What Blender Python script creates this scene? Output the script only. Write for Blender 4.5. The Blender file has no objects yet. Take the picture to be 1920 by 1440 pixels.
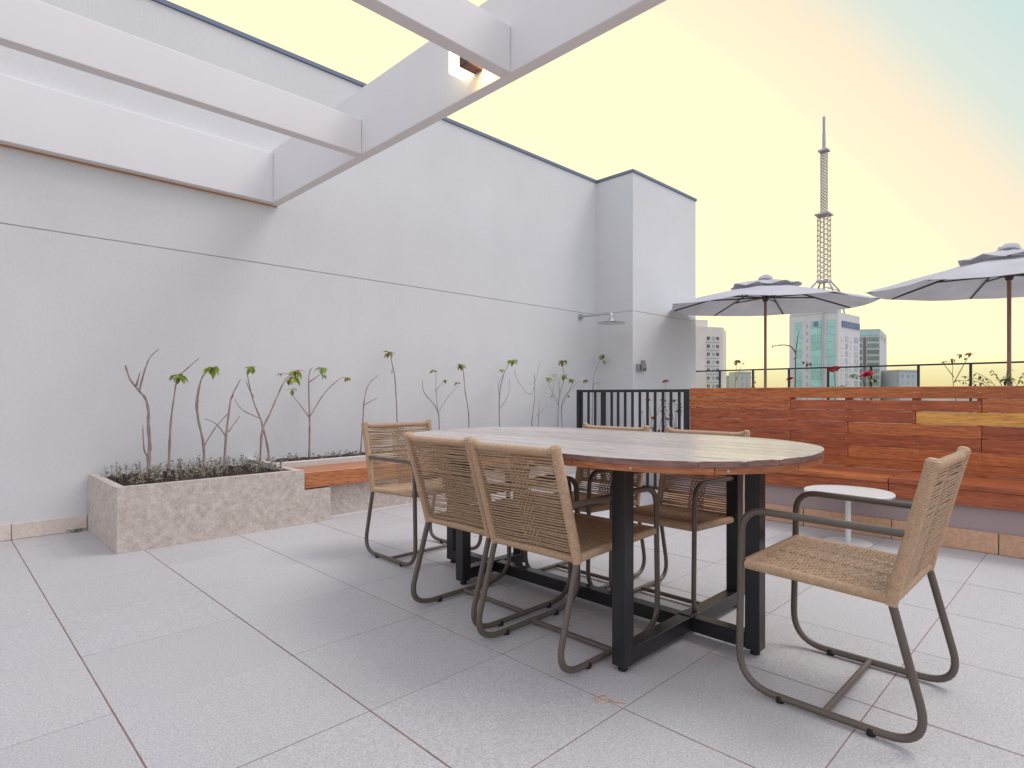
import bpy, bmesh, math, random
from mathutils import Vector, Matrix, Quaternion

scene = bpy.context.scene
COL = scene.collection
rnd = random.Random(7)
R = math.radians

# ------------------------------------------------------------------ camera
EYE = 1.06
YAW = 45.2
cam_data = bpy.data.cameras.new("camera")
cam_data.sensor_width = 36.0
cam_data.lens = 36.0 * 1109.0 / 1920.0
cam_data.shift_y = 18.0 / 1920.0
cam_data.clip_start = 0.05
cam_data.clip_end = 20000.0
cam = bpy.data.objects.new("camera", cam_data)
cam.location = (0, 0, EYE)
cam.rotation_euler = (R(90), 0, R(YAW - 90))
COL.objects.link(cam)
scene.camera = cam

# ------------------------------------------------------------------ sky, sun, exposure
SUN_AZ, SUN_EL = -33.0, 56.0           # azimuth from +X towards +Y
world = bpy.data.worlds.new("World")
scene.world = world
world.use_nodes = True
wt = world.node_tree
wt.nodes.clear()
def wn(t, **k):
    n = wt.nodes.new(t)
    for a, b in k.items(): setattr(n, a, b)
    return n
w_out = wn("ShaderNodeOutputWorld"); w_bg = wn("ShaderNodeBackground")
w_bg.inputs["Strength"].default_value = 0.1
sky = wn("ShaderNodeTexSky", sky_type='NISHITA', sun_disc=False)
sky.sun_elevation = R(SUN_EL)
sky.sun_rotation = R(90 - SUN_AZ)
sky.air_density = 1.5; sky.dust_density = 3.0
tc = wn("ShaderNodeTexCoord")
def vec_of(az, el):
    return (math.cos(R(el)) * math.cos(R(az)), math.cos(R(el)) * math.sin(R(az)), math.sin(R(el)))
# evening glow: cream around the glow, through peach to pale blue away from it
nrm = wn("ShaderNodeVectorMath", operation='NORMALIZE')
wt.links.new(tc.outputs["Generated"], nrm.inputs[0])
dot = wn("ShaderNodeVectorMath", operation='DOT_PRODUCT')
dot.inputs[1].default_value = (0.35 * 0.7096 - 0.75 * 0.7046, -0.35 * 0.7046 - 0.75 * 0.7096, 0.56)   # towards the cool side of the sky
wt.links.new(nrm.outputs[0], dot.inputs[0])
acs = wn("ShaderNodeMath", operation='MULTIPLY_ADD'); acs.inputs[1].default_value = 0.5; acs.inputs[2].default_value = 0.5; wt.links.new(dot.outputs["Value"], acs.inputs[0])
nz = wn("ShaderNodeTexNoise"); nz.inputs["Scale"].default_value = 1.6; nz.inputs["Detail"].default_value = 3.0
wt.links.new(nrm.outputs[0], nz.inputs["Vector"])
wob = wn("ShaderNodeMath", operation='MULTIPLY_ADD'); wob.inputs[1].default_value = 0.036; wob.inputs[2].default_value = -0.018
wt.links.new(nz.outputs["Fac"], wob.inputs[0])
add = wn("ShaderNodeMath", operation='ADD'); wt.links.new(acs.outputs[0], add.inputs[0]); wt.links.new(wob.outputs[0], add.inputs[1])
div = wn("ShaderNodeMath", operation='DIVIDE'); div.inputs[1].default_value = 1.0; wt.links.new(add.outputs[0], div.inputs[0])
ramp = wn("ShaderNodeValToRGB"); wt.links.new(div.outputs[0], ramp.inputs[0])
cr = ramp.color_ramp
SKY = [(0.0, (0.873, 0.804, 0.448)), (0.34, (0.850, 0.793, 0.450)), (0.372, (0.724, 0.626, 0.437)), (0.405, (0.689, 0.575, 0.414)),
       (0.4335, (0.500, 0.540, 0.477)), (0.4745, (0.404, 0.506, 0.488)), (0.62, (0.56, 0.60, 0.70)), (1.0, (0.70, 0.72, 0.82))]
cr.elements[0].position = 0; cr.elements[1].position = 1
for p, c in SKY[1:-1]: cr.elements.new(p)
for e, (p, c) in zip(cr.elements, SKY):
    e.position = p; e.color = (*c, 1)
sep = wn("ShaderNodeSeparateXYZ"); wt.links.new(nrm.outputs[0], sep.inputs[0])
hz = wn("ShaderNodeMapRange"); hz.inputs["From Min"].default_value = 0.0; hz.inputs["From Max"].default_value = 0.06
hz.inputs["To Min"].default_value = 1.0; hz.inputs["To Max"].default_value = 0.0
wt.links.new(sep.outputs["Z"], hz.inputs["Value"])
hmix = wn("ShaderNodeMix", data_type='RGBA'); hmix.inputs[7].default_value = (0.655, 0.50, 0.255, 1)
wt.links.new(hz.outputs[0], hmix.inputs[0]); wt.links.new(ramp.outputs[0], hmix.inputs[6])
gain = wn("ShaderNodeMix", data_type='RGBA', blend_type='MULTIPLY'); gain.inputs[0].default_value = 1.0
gain.inputs[7].default_value = (10, 10, 10, 1)
wt.links.new(hmix.outputs[2], gain.inputs[6])
smix = wn("ShaderNodeMix", data_type='RGBA'); smix.inputs[0].default_value = 0.03
wt.links.new(gain.outputs[2], smix.inputs[6]); wt.links.new(sky.outputs[0], smix.inputs[7])
wt.links.new(smix.outputs[2], w_bg.inputs["Color"])
wt.links.new(w_bg.outputs[0], w_out.inputs["Surface"])

sun_data = bpy.data.lights.new("sun", 'SUN')
sun_data.energy = 0.9
sun_data.angle = R(26)
sun_data.color = (1.0, 0.95, 0.88)
sun = bpy.data.objects.new("sun", sun_data)
sd = Vector(vec_of(SUN_AZ, SUN_EL))
sun.rotation_euler = sd.to_track_quat('Z', 'Y').to_euler()
sun.location = (10, -6, 12)
COL.objects.link(sun)

scene.render.engine = 'CYCLES'
scene.view_settings.view_transform = 'Standard'
scene.view_settings.look = 'None'
scene.view_settings.exposure = 0.6
scene.view_settings.gamma = 1.0
scene.view_settings.use_curve_mapping = False

# ------------------------------------------------------------------ materials
def mat(name, col, rough=0.6, metal=0.0, var=0.0, vscale=6.0, stretch=(1, 1, 1), col2=None, fine=0.0, fscale=200.0,
        bump=0.0, bscale=80.0, bstretch=None, streak=0.0, spec=0.5, perobj=0.0, emit=None, trans=None, coat=0.0, bdist=0.004):
    m = bpy.data.materials.new(name); m.use_nodes = True
    nt = m.node_tree; b = nt.nodes["Principled BSDF"]
    b.inputs["Roughness"].default_value = rough; b.inputs["Metallic"].default_value = metal
    b.inputs["Specular IOR Level"].default_value = spec
    b.inputs["Coat Weight"].default_value = coat
    def N(t, **k):
        n = nt.nodes.new(t)
        for a, v in k.items(): setattr(n, a, v)
        return n
    L = nt.links.new
    t = N("ShaderNodeTexCoord"); src = t.outputs["Object"]
    info = N("ShaderNodeObjectInfo")
    if perobj > 0:
        off = N("ShaderNodeVectorMath", operation='SCALE'); off.inputs[0].default_value = (13.7, 29.3, 17.1)
        L(info.outputs["Random"], off.inputs["Scale"])
        ad = N("ShaderNodeVectorMath", operation='ADD'); L(src, ad.inputs[0]); L(off.outputs[0], ad.inputs[1]); src = ad.outputs[0]
    rgb = N("ShaderNodeRGB"); rgb.outputs[0].default_value = (*col, 1); color = rgb.outputs[0]
    if var > 0:
        mp = N("ShaderNodeMapping"); mp.inputs["Scale"].default_value = stretch; L(src, mp.inputs["Vector"])
        n = N("ShaderNodeTexNoise"); n.inputs["Scale"].default_value = vscale; n.inputs["Detail"].default_value = 8.0
        n.inputs["Roughness"].default_value = 0.62
        L(mp.outputs[0], n.inputs["Vector"])
        mr = N("ShaderNodeMapRange"); mr.inputs["From Min"].default_value = 0.32; mr.inputs["From Max"].default_value = 0.68
        L(n.outputs["Fac"], mr.inputs["Value"])
        c2 = col2 if col2 else tuple(c * (1 - var) for c in col)
        mx = N("ShaderNodeMix", data_type='RGBA'); mx.inputs[7].default_value = (*c2, 1)
        if col2:
            fm = N("ShaderNodeMath", operation='MULTIPLY'); fm.inputs[1].default_value = var; L(mr.outputs[0], fm.inputs[0]); L(fm.outputs[0], mx.inputs[0])
        else: L(mr.outputs[0], mx.inputs[0])
        L(color, mx.inputs[6]); color = mx.outputs[2]
    if streak > 0:
        mp = N("ShaderNodeMapping"); mp.inputs["Scale"].default_value = tuple(v * 2.6 for v in stretch); L(src, mp.inputs["Vector"])
        n = N("ShaderNodeTexNoise"); n.inputs["Scale"].default_value = vscale * 1.5; n.inputs["Detail"].default_value = 6.0
        n.inputs["Distortion"].default_value = 0.6
        L(mp.outputs[0], n.inputs["Vector"])
        mr = N("ShaderNodeMapRange"); mr.inputs["From Min"].default_value = 0.42; mr.inputs["From Max"].default_value = 0.62
        mr.inputs["To Min"].default_value = 1 + streak * .35; mr.inputs["To Max"].default_value = 1 - streak
        L(n.outputs["Fac"], mr.inputs["Value"])
        mx = N("ShaderNodeMix", data_type='RGBA', blend_type='MULTIPLY'); mx.inputs[0].default_value = 1.0
        L(color, mx.inputs[6]); L(mr.outputs[0], mx.inputs[7]); color = mx.outputs[2]
    if fine > 0:
        n = N("ShaderNodeTexNoise"); n.inputs["Scale"].default_value = fscale; n.inputs["Detail"].default_value = 3.0
        L(src, n.inputs["Vector"])
        mr = N("ShaderNodeMapRange"); mr.inputs["From Min"].default_value = 0.3; mr.inputs["From Max"].default_value = 0.7
        mr.inputs["To Min"].default_value = 1 - fine; mr.inputs["To Max"].default_value = 1 + fine * 0.6
        L(n.outputs["Fac"], mr.inputs["Value"])
        mx = N("ShaderNodeMix", data_type='RGBA', blend_type='MULTIPLY'); mx.inputs[0].default_value = 1.0
        L(color, mx.inputs[6]); L(mr.outputs[0], mx.inputs[7]); color = mx.outputs[2]
    if perobj > 0:
        hs = N("ShaderNodeHueSaturation")
        mr = N("ShaderNodeMapRange"); mr.inputs["To Min"].default_value = 1 - perobj; mr.inputs["To Max"].default_value = 1 + perobj
        L(info.outputs["Random"], mr.inputs["Value"]); L(mr.outputs[0], hs.inputs["Value"]); L(color, hs.inputs["Color"])
        color = hs.outputs[0]
    L(color, b.inputs["Base Color"])
    if bump > 0:
        mp = N("ShaderNodeMapping"); mp.inputs["Scale"].default_value = bstretch or stretch; L(src, mp.inputs["Vector"])
        n = N("ShaderNodeTexNoise"); n.inputs["Scale"].default_value = bscale; n.inputs["Detail"].default_value = 5.0
        L(mp.outputs[0], n.inputs["Vector"])
        bp = N("ShaderNodeBump"); bp.inputs["Strength"].default_value = bump; bp.inputs["Distance"].default_value = bdist
        L(n.outputs["Fac"], bp.inputs["Height"]); L(bp.outputs[0], b.inputs["Normal"])
    if emit:
        b.inputs["Emission Color"].default_value = (*emit[0], 1); b.inputs["Emission Strength"].default_value = emit[1]
    if trans:
        b.inputs["Transmission Weight"].default_value = trans
    return m

M = {}
M['wall'] = mat('wall_render', (0.71, 0.707, 0.705), 0.85, var=0.07, vscale=0.9, fine=0.03, fscale=45, bump=0.5, bscale=60, bstretch=(1, 1, 0.15), spec=0.2)
M['groove'] = mat('groove', (0.70, 0.65, 0.64), 0.9)
M['coping'] = mat('coping_metal', (0.16, 0.19, 0.27), 0.45, metal=0.3)
M['glow_line'] = mat('orange_glow_paint', (0.55, 0.27, 0.12), 0.55)  # warm orange glow put into a flat colour
M['pergola'] = mat('pergola_paint', (0.80, 0.775, 0.77), 0.6, var=0.03, vscale=2, bump=0.1, bscale=40)
M['tile'] = mat('floor_tile', (0.545, 0.528, 0.53), 0.5, var=0.28, vscale=0.9, fine=0.24, fscale=150, bump=0.12, bscale=220, perobj=0.022, bdist=0.002,
                col2=(0.47, 0.42, 0.415), spec=0.4)
M['grout'] = mat('grout', (0.34, 0.205, 0.18), 0.9, var=0.45, vscale=7)
M['granite'] = mat('tan_granite', (0.74, 0.44, 0.275), 0.6, var=0.25, vscale=40, fine=0.2, fscale=220, perobj=0.05)
M['skirt'] = mat('beige_granite', (0.78, 0.67, 0.585), 0.6, var=0.2, vscale=40, fine=0.15, fscale=220, perobj=0.04)
M['concrete'] = mat('planter_concrete', (0.68, 0.615, 0.555), 0.85, var=0.7, vscale=24, col2=(0.40, 0.305, 0.25), fine=0.26, fscale=120, bump=0.5, bscale=90)
M['rim'] = mat('planter_rim', (0.66, 0.62, 0.58), 0.85, var=0.15, vscale=20, fine=0.1, fscale=120)
M['soil'] = mat('soil', (0.055, 0.036, 0.026), 0.95, var=0.5, vscale=40, bump=0.8, bscale=60, bdist=0.02)
M['bark'] = mat('sapling_bark', (0.46, 0.33, 0.29), 0.85, var=0.5, vscale=30, stretch=(1, 1, 0.4))
M['bark2'] = mat('pale_bark', (0.42, 0.36, 0.34), 0.85, var=0.4, vscale=30, stretch=(1, 1, 0.4))
M['leaf'] = mat('leaf_green', (0.36, 0.48, 0.07), 0.45, var=0.45, vscale=25, perobj=0.3)
M['leaf_brown'] = mat('leaf_russet', (0.34, 0.135, 0.06), 0.6, var=0.4, vscale=25, perobj=0.25)
M['leaf_dark'] = mat('leaf_dark', (0.12, 0.16, 0.06), 0.55, var=0.4, vscale=25, perobj=0.3)
M['cover'] = mat('cover_leaves', (0.17, 0.165, 0.095), 0.7, var=0.95, vscale=11, col2=(0.43, 0.35, 0.305))
M['dry'] = mat('dry_twig', (0.25, 0.15, 0.12), 0.85, var=0.4, vscale=30)
M['rose'] = mat('rose_petal', (0.62, 0.012, 0.035), 0.5, var=0.3, vscale=40)
M['orange'] = mat('orange_petal', (0.60, 0.24, 0.03), 0.5, var=0.4, vscale=40)
wood_st = (14, 1.1, 14)
M['ipe'] = mat('ipe_red', (0.52, 0.145, 0.052), 0.33, var=0.95, vscale=3.6, stretch=wood_st, col2=(0.27, 0.06, 0.026), streak=0.30, bump=0.15, bscale=6, bdist=0.003, perobj=0.15, spec=0.5)
M['ipe_orange'] = mat('ipe_orange', (0.64, 0.205, 0.06), 0.33, var=0.95, vscale=3.6, stretch=wood_st, col2=(0.37, 0.095, 0.034), streak=0.32, bump=0.15, bscale=6, bdist=0.003, perobj=0.14)
M['ipe_yellow'] = mat('ipe_yellow', (0.86, 0.46, 0.11), 0.33, var=0.9, vscale=3.4, stretch=wood_st, col2=(0.60, 0.25, 0.05), streak=0.25, bump=0.15, bscale=6, bdist=0.003)
M['ipe_x'] = mat('ipe_slab', (0.56, 0.22, 0.08), 0.4, var=0.8, vscale=3.2, stretch=(1.1, 14, 14), col2=(0.30, 0.08, 0.033), streak=0.3, bump=0.15, bscale=6, bdist=0.003, perobj=0.1)
M['base_paint'] = mat('mauve_base_paint', (0.42, 0.325, 0.32), 0.8, var=0.08, vscale=3)
M['ttop'] = mat('table_planks', (0.60, 0.54, 0.505), 0.25, var=0.8, vscale=3.4, stretch=(16, 1.0, 16), col2=(0.40, 0.325, 0.29), streak=0.24, bump=0.25, bscale=7, bstretch=(16, 1, 16), perobj=0.12, spec=0.65, bdist=0.003)
M['tedge'] = mat('plank_edge', (0.30, 0.165, 0.14), 0.45, var=0.6, vscale=9, stretch=(2, 2, 14), perobj=0.15)
M['trim'] = mat('table_rim', (0.50, 0.20, 0.08), 0.4, var=0.9, vscale=6, stretch=(2, 2, 22), col2=(0.25, 0.06, 0.026), perobj=0.1)
M['steel'] = mat('black_steel', (0.016, 0.015, 0.016), 0.32, var=0.2, vscale=8, spec=0.5)
M['rubber'] = mat('black_rubber', (0.008, 0.008, 0.008), 0.7)
M['bolt'] = mat('bolt_steel', (0.55, 0.5, 0.42), 0.35, metal=0.9)
M['tube'] = mat('taupe_tube', (0.125, 0.098, 0.078), 0.36, var=0.12, vscale=12, spec=0.5)
M['rope'] = mat('beige_rope', (0.54, 0.365, 0.23), 0.8, var=0.3, vscale=45, fine=0.2, fscale=420, bump=0.6, bscale=380, bdist=0.002)
M['wrap'] = mat('rope_wrap', (0.61, 0.415, 0.265), 0.8, var=0.25, vscale=60, fine=0.2, fscale=300, bump=0.5, bscale=260, bdist=0.003)
M['white'] = mat('white_enamel', (0.74, 0.74, 0.72), 0.35, var=0.03, vscale=5)
M['rail'] = mat('railing_black', (0.018, 0.022, 0.03), 0.45, var=0.2, vscale=8)
M['chrome'] = mat('chrome', (0.55, 0.55, 0.56), 0.22, metal=1.0)
M['plastic'] = mat('grey_plastic', (0.34, 0.31, 0.32), 0.6, var=0.1, vscale=20)
M['plastic_dark'] = mat('dark_plastic', (0.10, 0.09, 0.10), 0.6)
M['canvas'] = mat('parasol_canvas', (0.75, 0.735, 0.775), 0.9, var=0.14, vscale=2.5, fine=0.05, fscale=300, bump=0.25, bscale=5, bdist=0.02)
M['pole'] = mat('parasol_wood', (0.40, 0.205, 0.16), 0.42, var=0.4, vscale=6, stretch=(10, 10, 0.6))
M['rib'] = mat('parasol_rib', (0.06, 0.045, 0.04), 0.5, var=0.2, vscale=10)
M['deck'] = mat('deck_stone', (0.52, 0.50, 0.49), 0.7, var=0.15, vscale=2, fine=0.15, fscale=90)
M['city'] = mat('city_ground', (0.32, 0.30, 0.27), 0.9, var=0.6, vscale=0.02, col2=(0.16, 0.18, 0.13))
M['hill'] = mat('far_hill', (0.42, 0.36, 0.30), 0.9, var=0.4, vscale=0.01)
M['lampbody'] = mat('lamp_body', (0.10, 0.05, 0.045), 0.4, var=0.2, vscale=20)
M['lampglow'] = mat('lamp_glow', (0.9, 0.85, 0.7), 0.4, emit=((1.0, 0.88, 0.55), 1.5))
def make_translucent(m, fac):
    # thin cloth: part of the light comes through from behind
    nt = m.node_tree; b = nt.nodes["Principled BSDF"]; o = nt.nodes["Material Output"]
    t = nt.nodes.new("ShaderNodeBsdfTranslucent"); mx = nt.nodes.new("ShaderNodeMixShader"); mx.inputs[0].default_value = fac
    nt.links.new(b.inputs["Base Color"].links[0].from_socket, t.inputs["Color"])
    nt.links.new(b.outputs[0], mx.inputs[1]); nt.links.new(t.outputs[0], mx.inputs[2]); nt.links.new(mx.outputs[0], o.inputs["Surface"])
make_translucent(M['canvas'], 0.35); make_translucent(M['leaf'], 0.35)
def glass_mat():
    m = bpy.data.materials.new('clear_glass'); m.use_nodes = True
    nt = m.node_tree; nt.nodes.clear()
    o = nt.nodes.new("ShaderNodeOutputMaterial"); mx = nt.nodes.new("ShaderNodeMixShader")
    t = nt.nodes.new("ShaderNodeBsdfTransparent"); t.inputs[0].default_value = (0.93, 0.955, 0.94, 1)
    g = nt.nodes.new("ShaderNodeBsdfGlossy"); g.inputs["Roughness"].default_value = 0.02
    fr = nt.nodes.new("ShaderNodeFresnel"); fr.inputs[0].default_value = 1.4
    nt.links.new(fr.outputs[0], mx.inputs[0]); nt.links.new(t.outputs[0], mx.inputs[1]); nt.links.new(g.outputs[0], mx.inputs[2])
    nt.links.new(mx.outputs[0], o.inputs[0])
    return m
M['glass'] = glass_mat()
M['bwhite'] = mat('tower_white', (0.66, 0.63, 0.64), 0.7, var=0.08, vscale=0.2)
M['bcream'] = mat('tower_cream', (0.70, 0.64, 0.58), 0.7, var=0.1, vscale=0.2)
M['bgrey'] = mat('tower_grey', (0.52, 0.53, 0.54), 0.7, var=0.1, vscale=0.2)
M['bpink'] = mat('house_pink', (0.66, 0.54, 0.47), 0.8, var=0.1, vscale=0.2)
M['bglass'] = mat('teal_glass', (0.40, 0.70, 0.64), 0.25, var=0.25, vscale=0.25, perobj=0.12)
M['bglass2'] = mat('green_glass', (0.22, 0.32, 0.25), 0.25, var=0.3, vscale=0.3, perobj=0.2)
M['bwin'] = mat('dark_window', (0.13, 0.10, 0.10), 0.3, perobj=0.3)
M['bwin2'] = mat('blue_window', (0.34, 0.40, 0.46), 0.3, perobj=0.2)
M['bsign'] = mat('blue_sign', (0.17, 0.24, 0.36), 0.6, var=0.5, vscale=0.9, stretch=(1, 1, 0.5))
M['mast'] = mat('mast_steel', (0.55, 0.50, 0.57), 0.6, var=0.4, vscale=0.15)  # lightened: distance haze is put into the steel's colour

# ------------------------------------------------------------------ helpers
def tag(o, label=None, cat=None, group=None, kind=None):
    if label: o['label'] = label
    if cat: o['category'] = cat
    if group: o['group'] = group
    if kind: o['kind'] = kind
    return o

def empty(name, loc, label=None, cat=None, group=None, rz=0.0):
    e = bpy.data.objects.new(name, None); e.location = loc; e.rotation_euler = (0, 0, rz)
    e.empty_display_size = 0.1
    COL.objects.link(e); tag(e, label, cat, group)
    return e

def fillet(pts, radii, n=7):
    out = []
    pts = [Vector(p) for p in pts]
    for i, p in enumerate(pts):
        r = radii[i] if i < len(radii) else 0
        if i in (0, len(pts) - 1) or r <= 0: out.append(p); continue
        a = (pts[i - 1] - p).normalized(); b = (pts[i + 1] - p).normalized()
        ang = a.angle(b)
        d = r / math.tan(ang / 2)
        d = min(d, (pts[i - 1] - p).length * .49, (pts[i + 1] - p).length * .49)
        s, e = p + a * d, p + b * d
        for k in range(n + 1):
            t = k / n
            out.append((s * (1 - t) + p * t) * (1 - t) + (p * (1 - t) + e * t) * t)
    return out

class MB:
    def __init__(self): self.bm = bmesh.new()
    def box(self, x0, y0, z0, x1, y1, z1, bev=0.0, rot=None, pivot=None):
        r = bmesh.ops.create_cube(self.bm, size=1.0)
        vs = r['verts']
        for v in vs:
            v.co = Vector(((x0 + x1) / 2 + v.co.x * (x1 - x0), (y0 + y1) / 2 + v.co.y * (y1 - y0), (z0 + z1) / 2 + v.co.z * (z1 - z0)))
        if bev > 0:
            es = list({e for v in vs for e in v.link_edges})
            rr = bmesh.ops.bevel(self.bm, geom=es, offset=bev, segments=1, affect='EDGES')
            vs = list({v for f in rr['faces'] for v in f.verts} | {v for v in vs if v.is_valid})
        if rot is not None:
            pv = Vector(pivot or ((x0 + x1) / 2, (y0 + y1) / 2, (z0 + z1) / 2))
            for v in vs: v.co = rot @ (v.co - pv) + pv
        return self
    def tube(self, pts, r, n=8, cap=True, taper=None):
        pts = [Vector(p) for p in pts]
        rings = []
        up = None
        for i, p in enumerate(pts):
            if i == 0: t = pts[1] - p
            elif i == len(pts) - 1: t = p - pts[i - 1]
            else: t = (pts[i + 1] - p).normalized() + (p - pts[i - 1]).normalized()
            t.normalize()
            if up is None:
                a = Vector((0, 0, 1)) if abs(t.z) < .9 else Vector((1, 0, 0))
                up = (a - t * a.dot(t)).normalized()
            else:
                up = (up - t * up.dot(t)).normalized()
            sd_ = t.cross(up)
            rr = r if not hasattr(r, '__len__') else r[i]
            if taper: rr = r + (taper - r) * i / (len(pts) - 1)
            rings.append([self.bm.verts.new(p + (up * math.cos(2 * math.pi * k / n) + sd_ * math.sin(2 * math.pi * k / n)) * rr) for k in range(n)])
        for a, b in zip(rings, rings[1:]):
            for k in range(n):
                self.bm.faces.new((a[k], a[(k + 1) % n], b[(k + 1) % n], b[k]))
        if cap:
            self.bm.faces.new(rings[0][::-1]); self.bm.faces.new(rings[-1])
        return self
    def lathe(self, prof, c=(0, 0, 0), n=24):
        c = Vector(c); rings = []
        for (r, z) in prof:
            if r < 1e-6: rings.append([self.bm.verts.new(c + Vector((0, 0, z)))])
            else: rings.append([self.bm.verts.new(c + Vector((r * math.cos(2 * math.pi * k / n), r * math.sin(2 * math.pi * k / n), z))) for k in range(n)])
        for a, b in zip(rings, rings[1:]):
            for k in range(n):
                k2 = (k + 1) % n
                if len(a) == 1 and len(b) == 1: continue
                if len(a) == 1: self.bm.faces.new((a[0], b[k2], b[k]))
                elif len(b) == 1: self.bm.faces.new((a[k], a[k2], b[0]))
                else: self.bm.faces.new((a[k], a[k2], b[k2], b[k]))
        return self
    def prism(self, outline, z0, z1):
        lo = [self.bm.verts.new((x, y, z0)) for x, y in outline]
        hi = [self.bm.verts.new((x, y, z1)) for x, y in outline]
        self.bm.faces.new(lo[::-1]); self.bm.faces.new(hi)
        n = len(lo)
        for k in range(n): self.bm.faces.new((lo[k], lo[(k + 1) % n], hi[(k + 1) % n], hi[k]))
        return self
    def poly(self, pts):
        self.bm.faces.new([self.bm.verts.new(p) for p in pts]); return self
    def mesh(self, name, m, smooth=False, off=None):
        if off is not None:
            bmesh.ops.translate(self.bm, verts=self.bm.verts, vec=-Vector(off))
        bmesh.ops.recalc_face_normals(self.bm, faces=self.bm.faces)
        me = bpy.data.meshes.new(name); self.bm.to_mesh(me); self.bm.free()
        if m: me.materials.append(m)
        if smooth:
            me.polygons.foreach_set("use_smooth", [True] * len(me.polygons))
            try: me.set_sharp_from_angle(angle=R(38))
            except Exception: pass
        return me
    def build(self, name, m, parent=None, smooth=False, world=True, loc=None):
        """world=True: the shape was given in world coordinates and is re-based on its parent chain."""
        off = None
        if parent is not None and world:
            off = Vector((0, 0, 0)); p = parent
            while p is not None: off += p.location; p = p.parent
        o = bpy.data.objects.new(name, self.mesh(name, m, smooth, off))
        COL.objects.link(o)
        if parent is not None: o.parent = parent
        if loc is not None: o.location = loc
        return o

def inst(name, me, parent, loc, rot=None, sc=None):
    o = bpy.data.objects.new(name, me); COL.objects.link(o); o.parent = parent; o.location = loc
    if rot is not None: o.rotation_euler = rot
    if sc is not None: o.scale = sc
    return o

def copy_tree(o, parent=None):
    c = o.copy(); COL.objects.link(c); c.parent = parent
    for ch in list(o.children): copy_tree(ch, c)
    return c

# ------------------------------------------------------------------ setting: ground far below, hills, floor, upper deck
WALL_Y = 5.6
g = MB().poly([(-6000, -6000, -46), (9000, -6000, -46), (9000, 9000, -46), (-6000, 9000, -46)]).build('city_ground', M['city']); tag(g, kind='structure')
hb = MB()
prev = None
for i in range(61):
    az = R(-10 + i * 100 / 60)
    d = 3600 + 300 * math.sin(i * .7)
    h = -20 + 22 * math.sin(i * .43 + 1) + 14 * math.sin(i * 1.1) + 8 * rnd.random()
    row = [hb.bm.verts.new((d * k * math.cos(az), d * k * math.sin(az), z)) for k, z in ((.93, -50), (.97, (h - 46) / 2), (1, h), (1.06, -50))]
    if prev:
        for a in range(3): hb.bm.faces.new((prev[a], prev[a + 1], row[a + 1], row[a]))
    prev = row
tag(hb.build('hills', M['hill'], smooth=True), kind='structure')

floor = MB().box(-3.6, -2.6, -0.30, 7.4, 5.75, -0.0016).build('terrace_floor', M['grout']); tag(floor, kind='structure')
TX0, TSX, TY0, TSY = 0.4452, 0.6124, 3.4991, 0.5871
def tile_mesh(w, h):
    b = MB().box(0, 0, -0.025, w, h, 0.0, bev=0.0009)
    return b.mesh('floor_tile', M['tile'])
std = tile_mesh(TSX - 0.0056, TSY - 0.0038)
for i in range(-6, 12):
    for j in range(-4, 10):
        xa, ya = TX0 + i * TSX, TY0 - (j + 1) * TSY
        xb, yb = xa + TSX, ya + TSY
        if xa > 7.0: continue
        if xa > 4.9 and yb < 2.8: continue
        if xa >= 0.9 and xb < 2.2 and ya > 4.7: continue
        F = (xa + xb) / 2 * 0.7046 + (ya + yb) / 2 * 0.7096; RR = (xa + xb) / 2 * 0.7096 - (ya + yb) / 2 * 0.7046
        if F < 0.7 or abs(RR) > F * 0.95 + 1.2: continue
        x1 = min(xb, 5.005) if yb < 2.97 else xb
        y1 = min(yb, WALL_Y + 0.02)
        if y1 - ya < 0.04 or x1 - xa < 0.04: continue
        me = std if (x1 == xb and y1 == yb) else tile_mesh(x1 - xa - 0.0056, y1 - ya - 0.0038)
        o = inst('floor_tile', me, floor, (xa + 0.0028, ya + 0.0019, rnd.uniform(-0.0008, 0.0006)))
deck = MB().box(5.62, -6, 0.0, 14.0, 2.93, 0.42).box(6.75, 2.93, 0.0, 14.0, 9.0, 0.42).build('upper_deck', M['deck']); tag(deck, kind='structure')
slab = MB().box(-8, -8, -46, 14.2, 9.2, -0.31).build('host_building', M['bgrey'])
tag(slab, 'grey building whose roof carries the whole terrace', 'building')

# ------------------------------------------------------------------ the long white wall
wall = empty('boundary_wall', (3.0, WALL_Y, 0), 'long white rendered wall with a dark metal coping and a stepped pillar at its far end', 'wall')
ZT, ZJ = 4.33, 2.285
XL, XC, XE, YP = -5.0, 7.42, 9.31, 4.94
MB().box(XL, WALL_Y, 0, XC + .3, WALL_Y + .25, ZJ - .004).build('lower_panel', M['wall'], wall)
MB().box(XL, WALL_Y, ZJ + .004, XC + .3, WALL_Y + .25, ZT).build('upper_panel', M['wall'], wall)
MB().box(XL, WALL_Y + .012, ZJ - .004, XC + .3, WALL_Y + .24, ZJ + .004).build('joint_groove', M['groove'], wall)
MB().box(XC, YP, 0, XE, WALL_Y + .26, ZJ - .004).build('pillar', M['wall'], wall)
MB().box(XC, YP, ZJ + .004, XE, WALL_Y + .26, ZT).build('pillar', M['wall'], wall)
MB().box(XC + .012, YP + .012, ZJ - .004, XE - .012, WALL_Y + .24, ZJ + .004).build('joint_groove', M['groove'], wall)
MB().box(XL, WALL_Y - .018, ZT + .001, XC - .02, WALL_Y + .27, ZT + .045, bev=.004).build('coping', M['coping'], wall)
MB().box(XC - .018, YP - .018, ZT + .0015, XE + .018, WALL_Y + .28, ZT + .0455, bev=.004).build('coping', M['coping'], wall)
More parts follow.
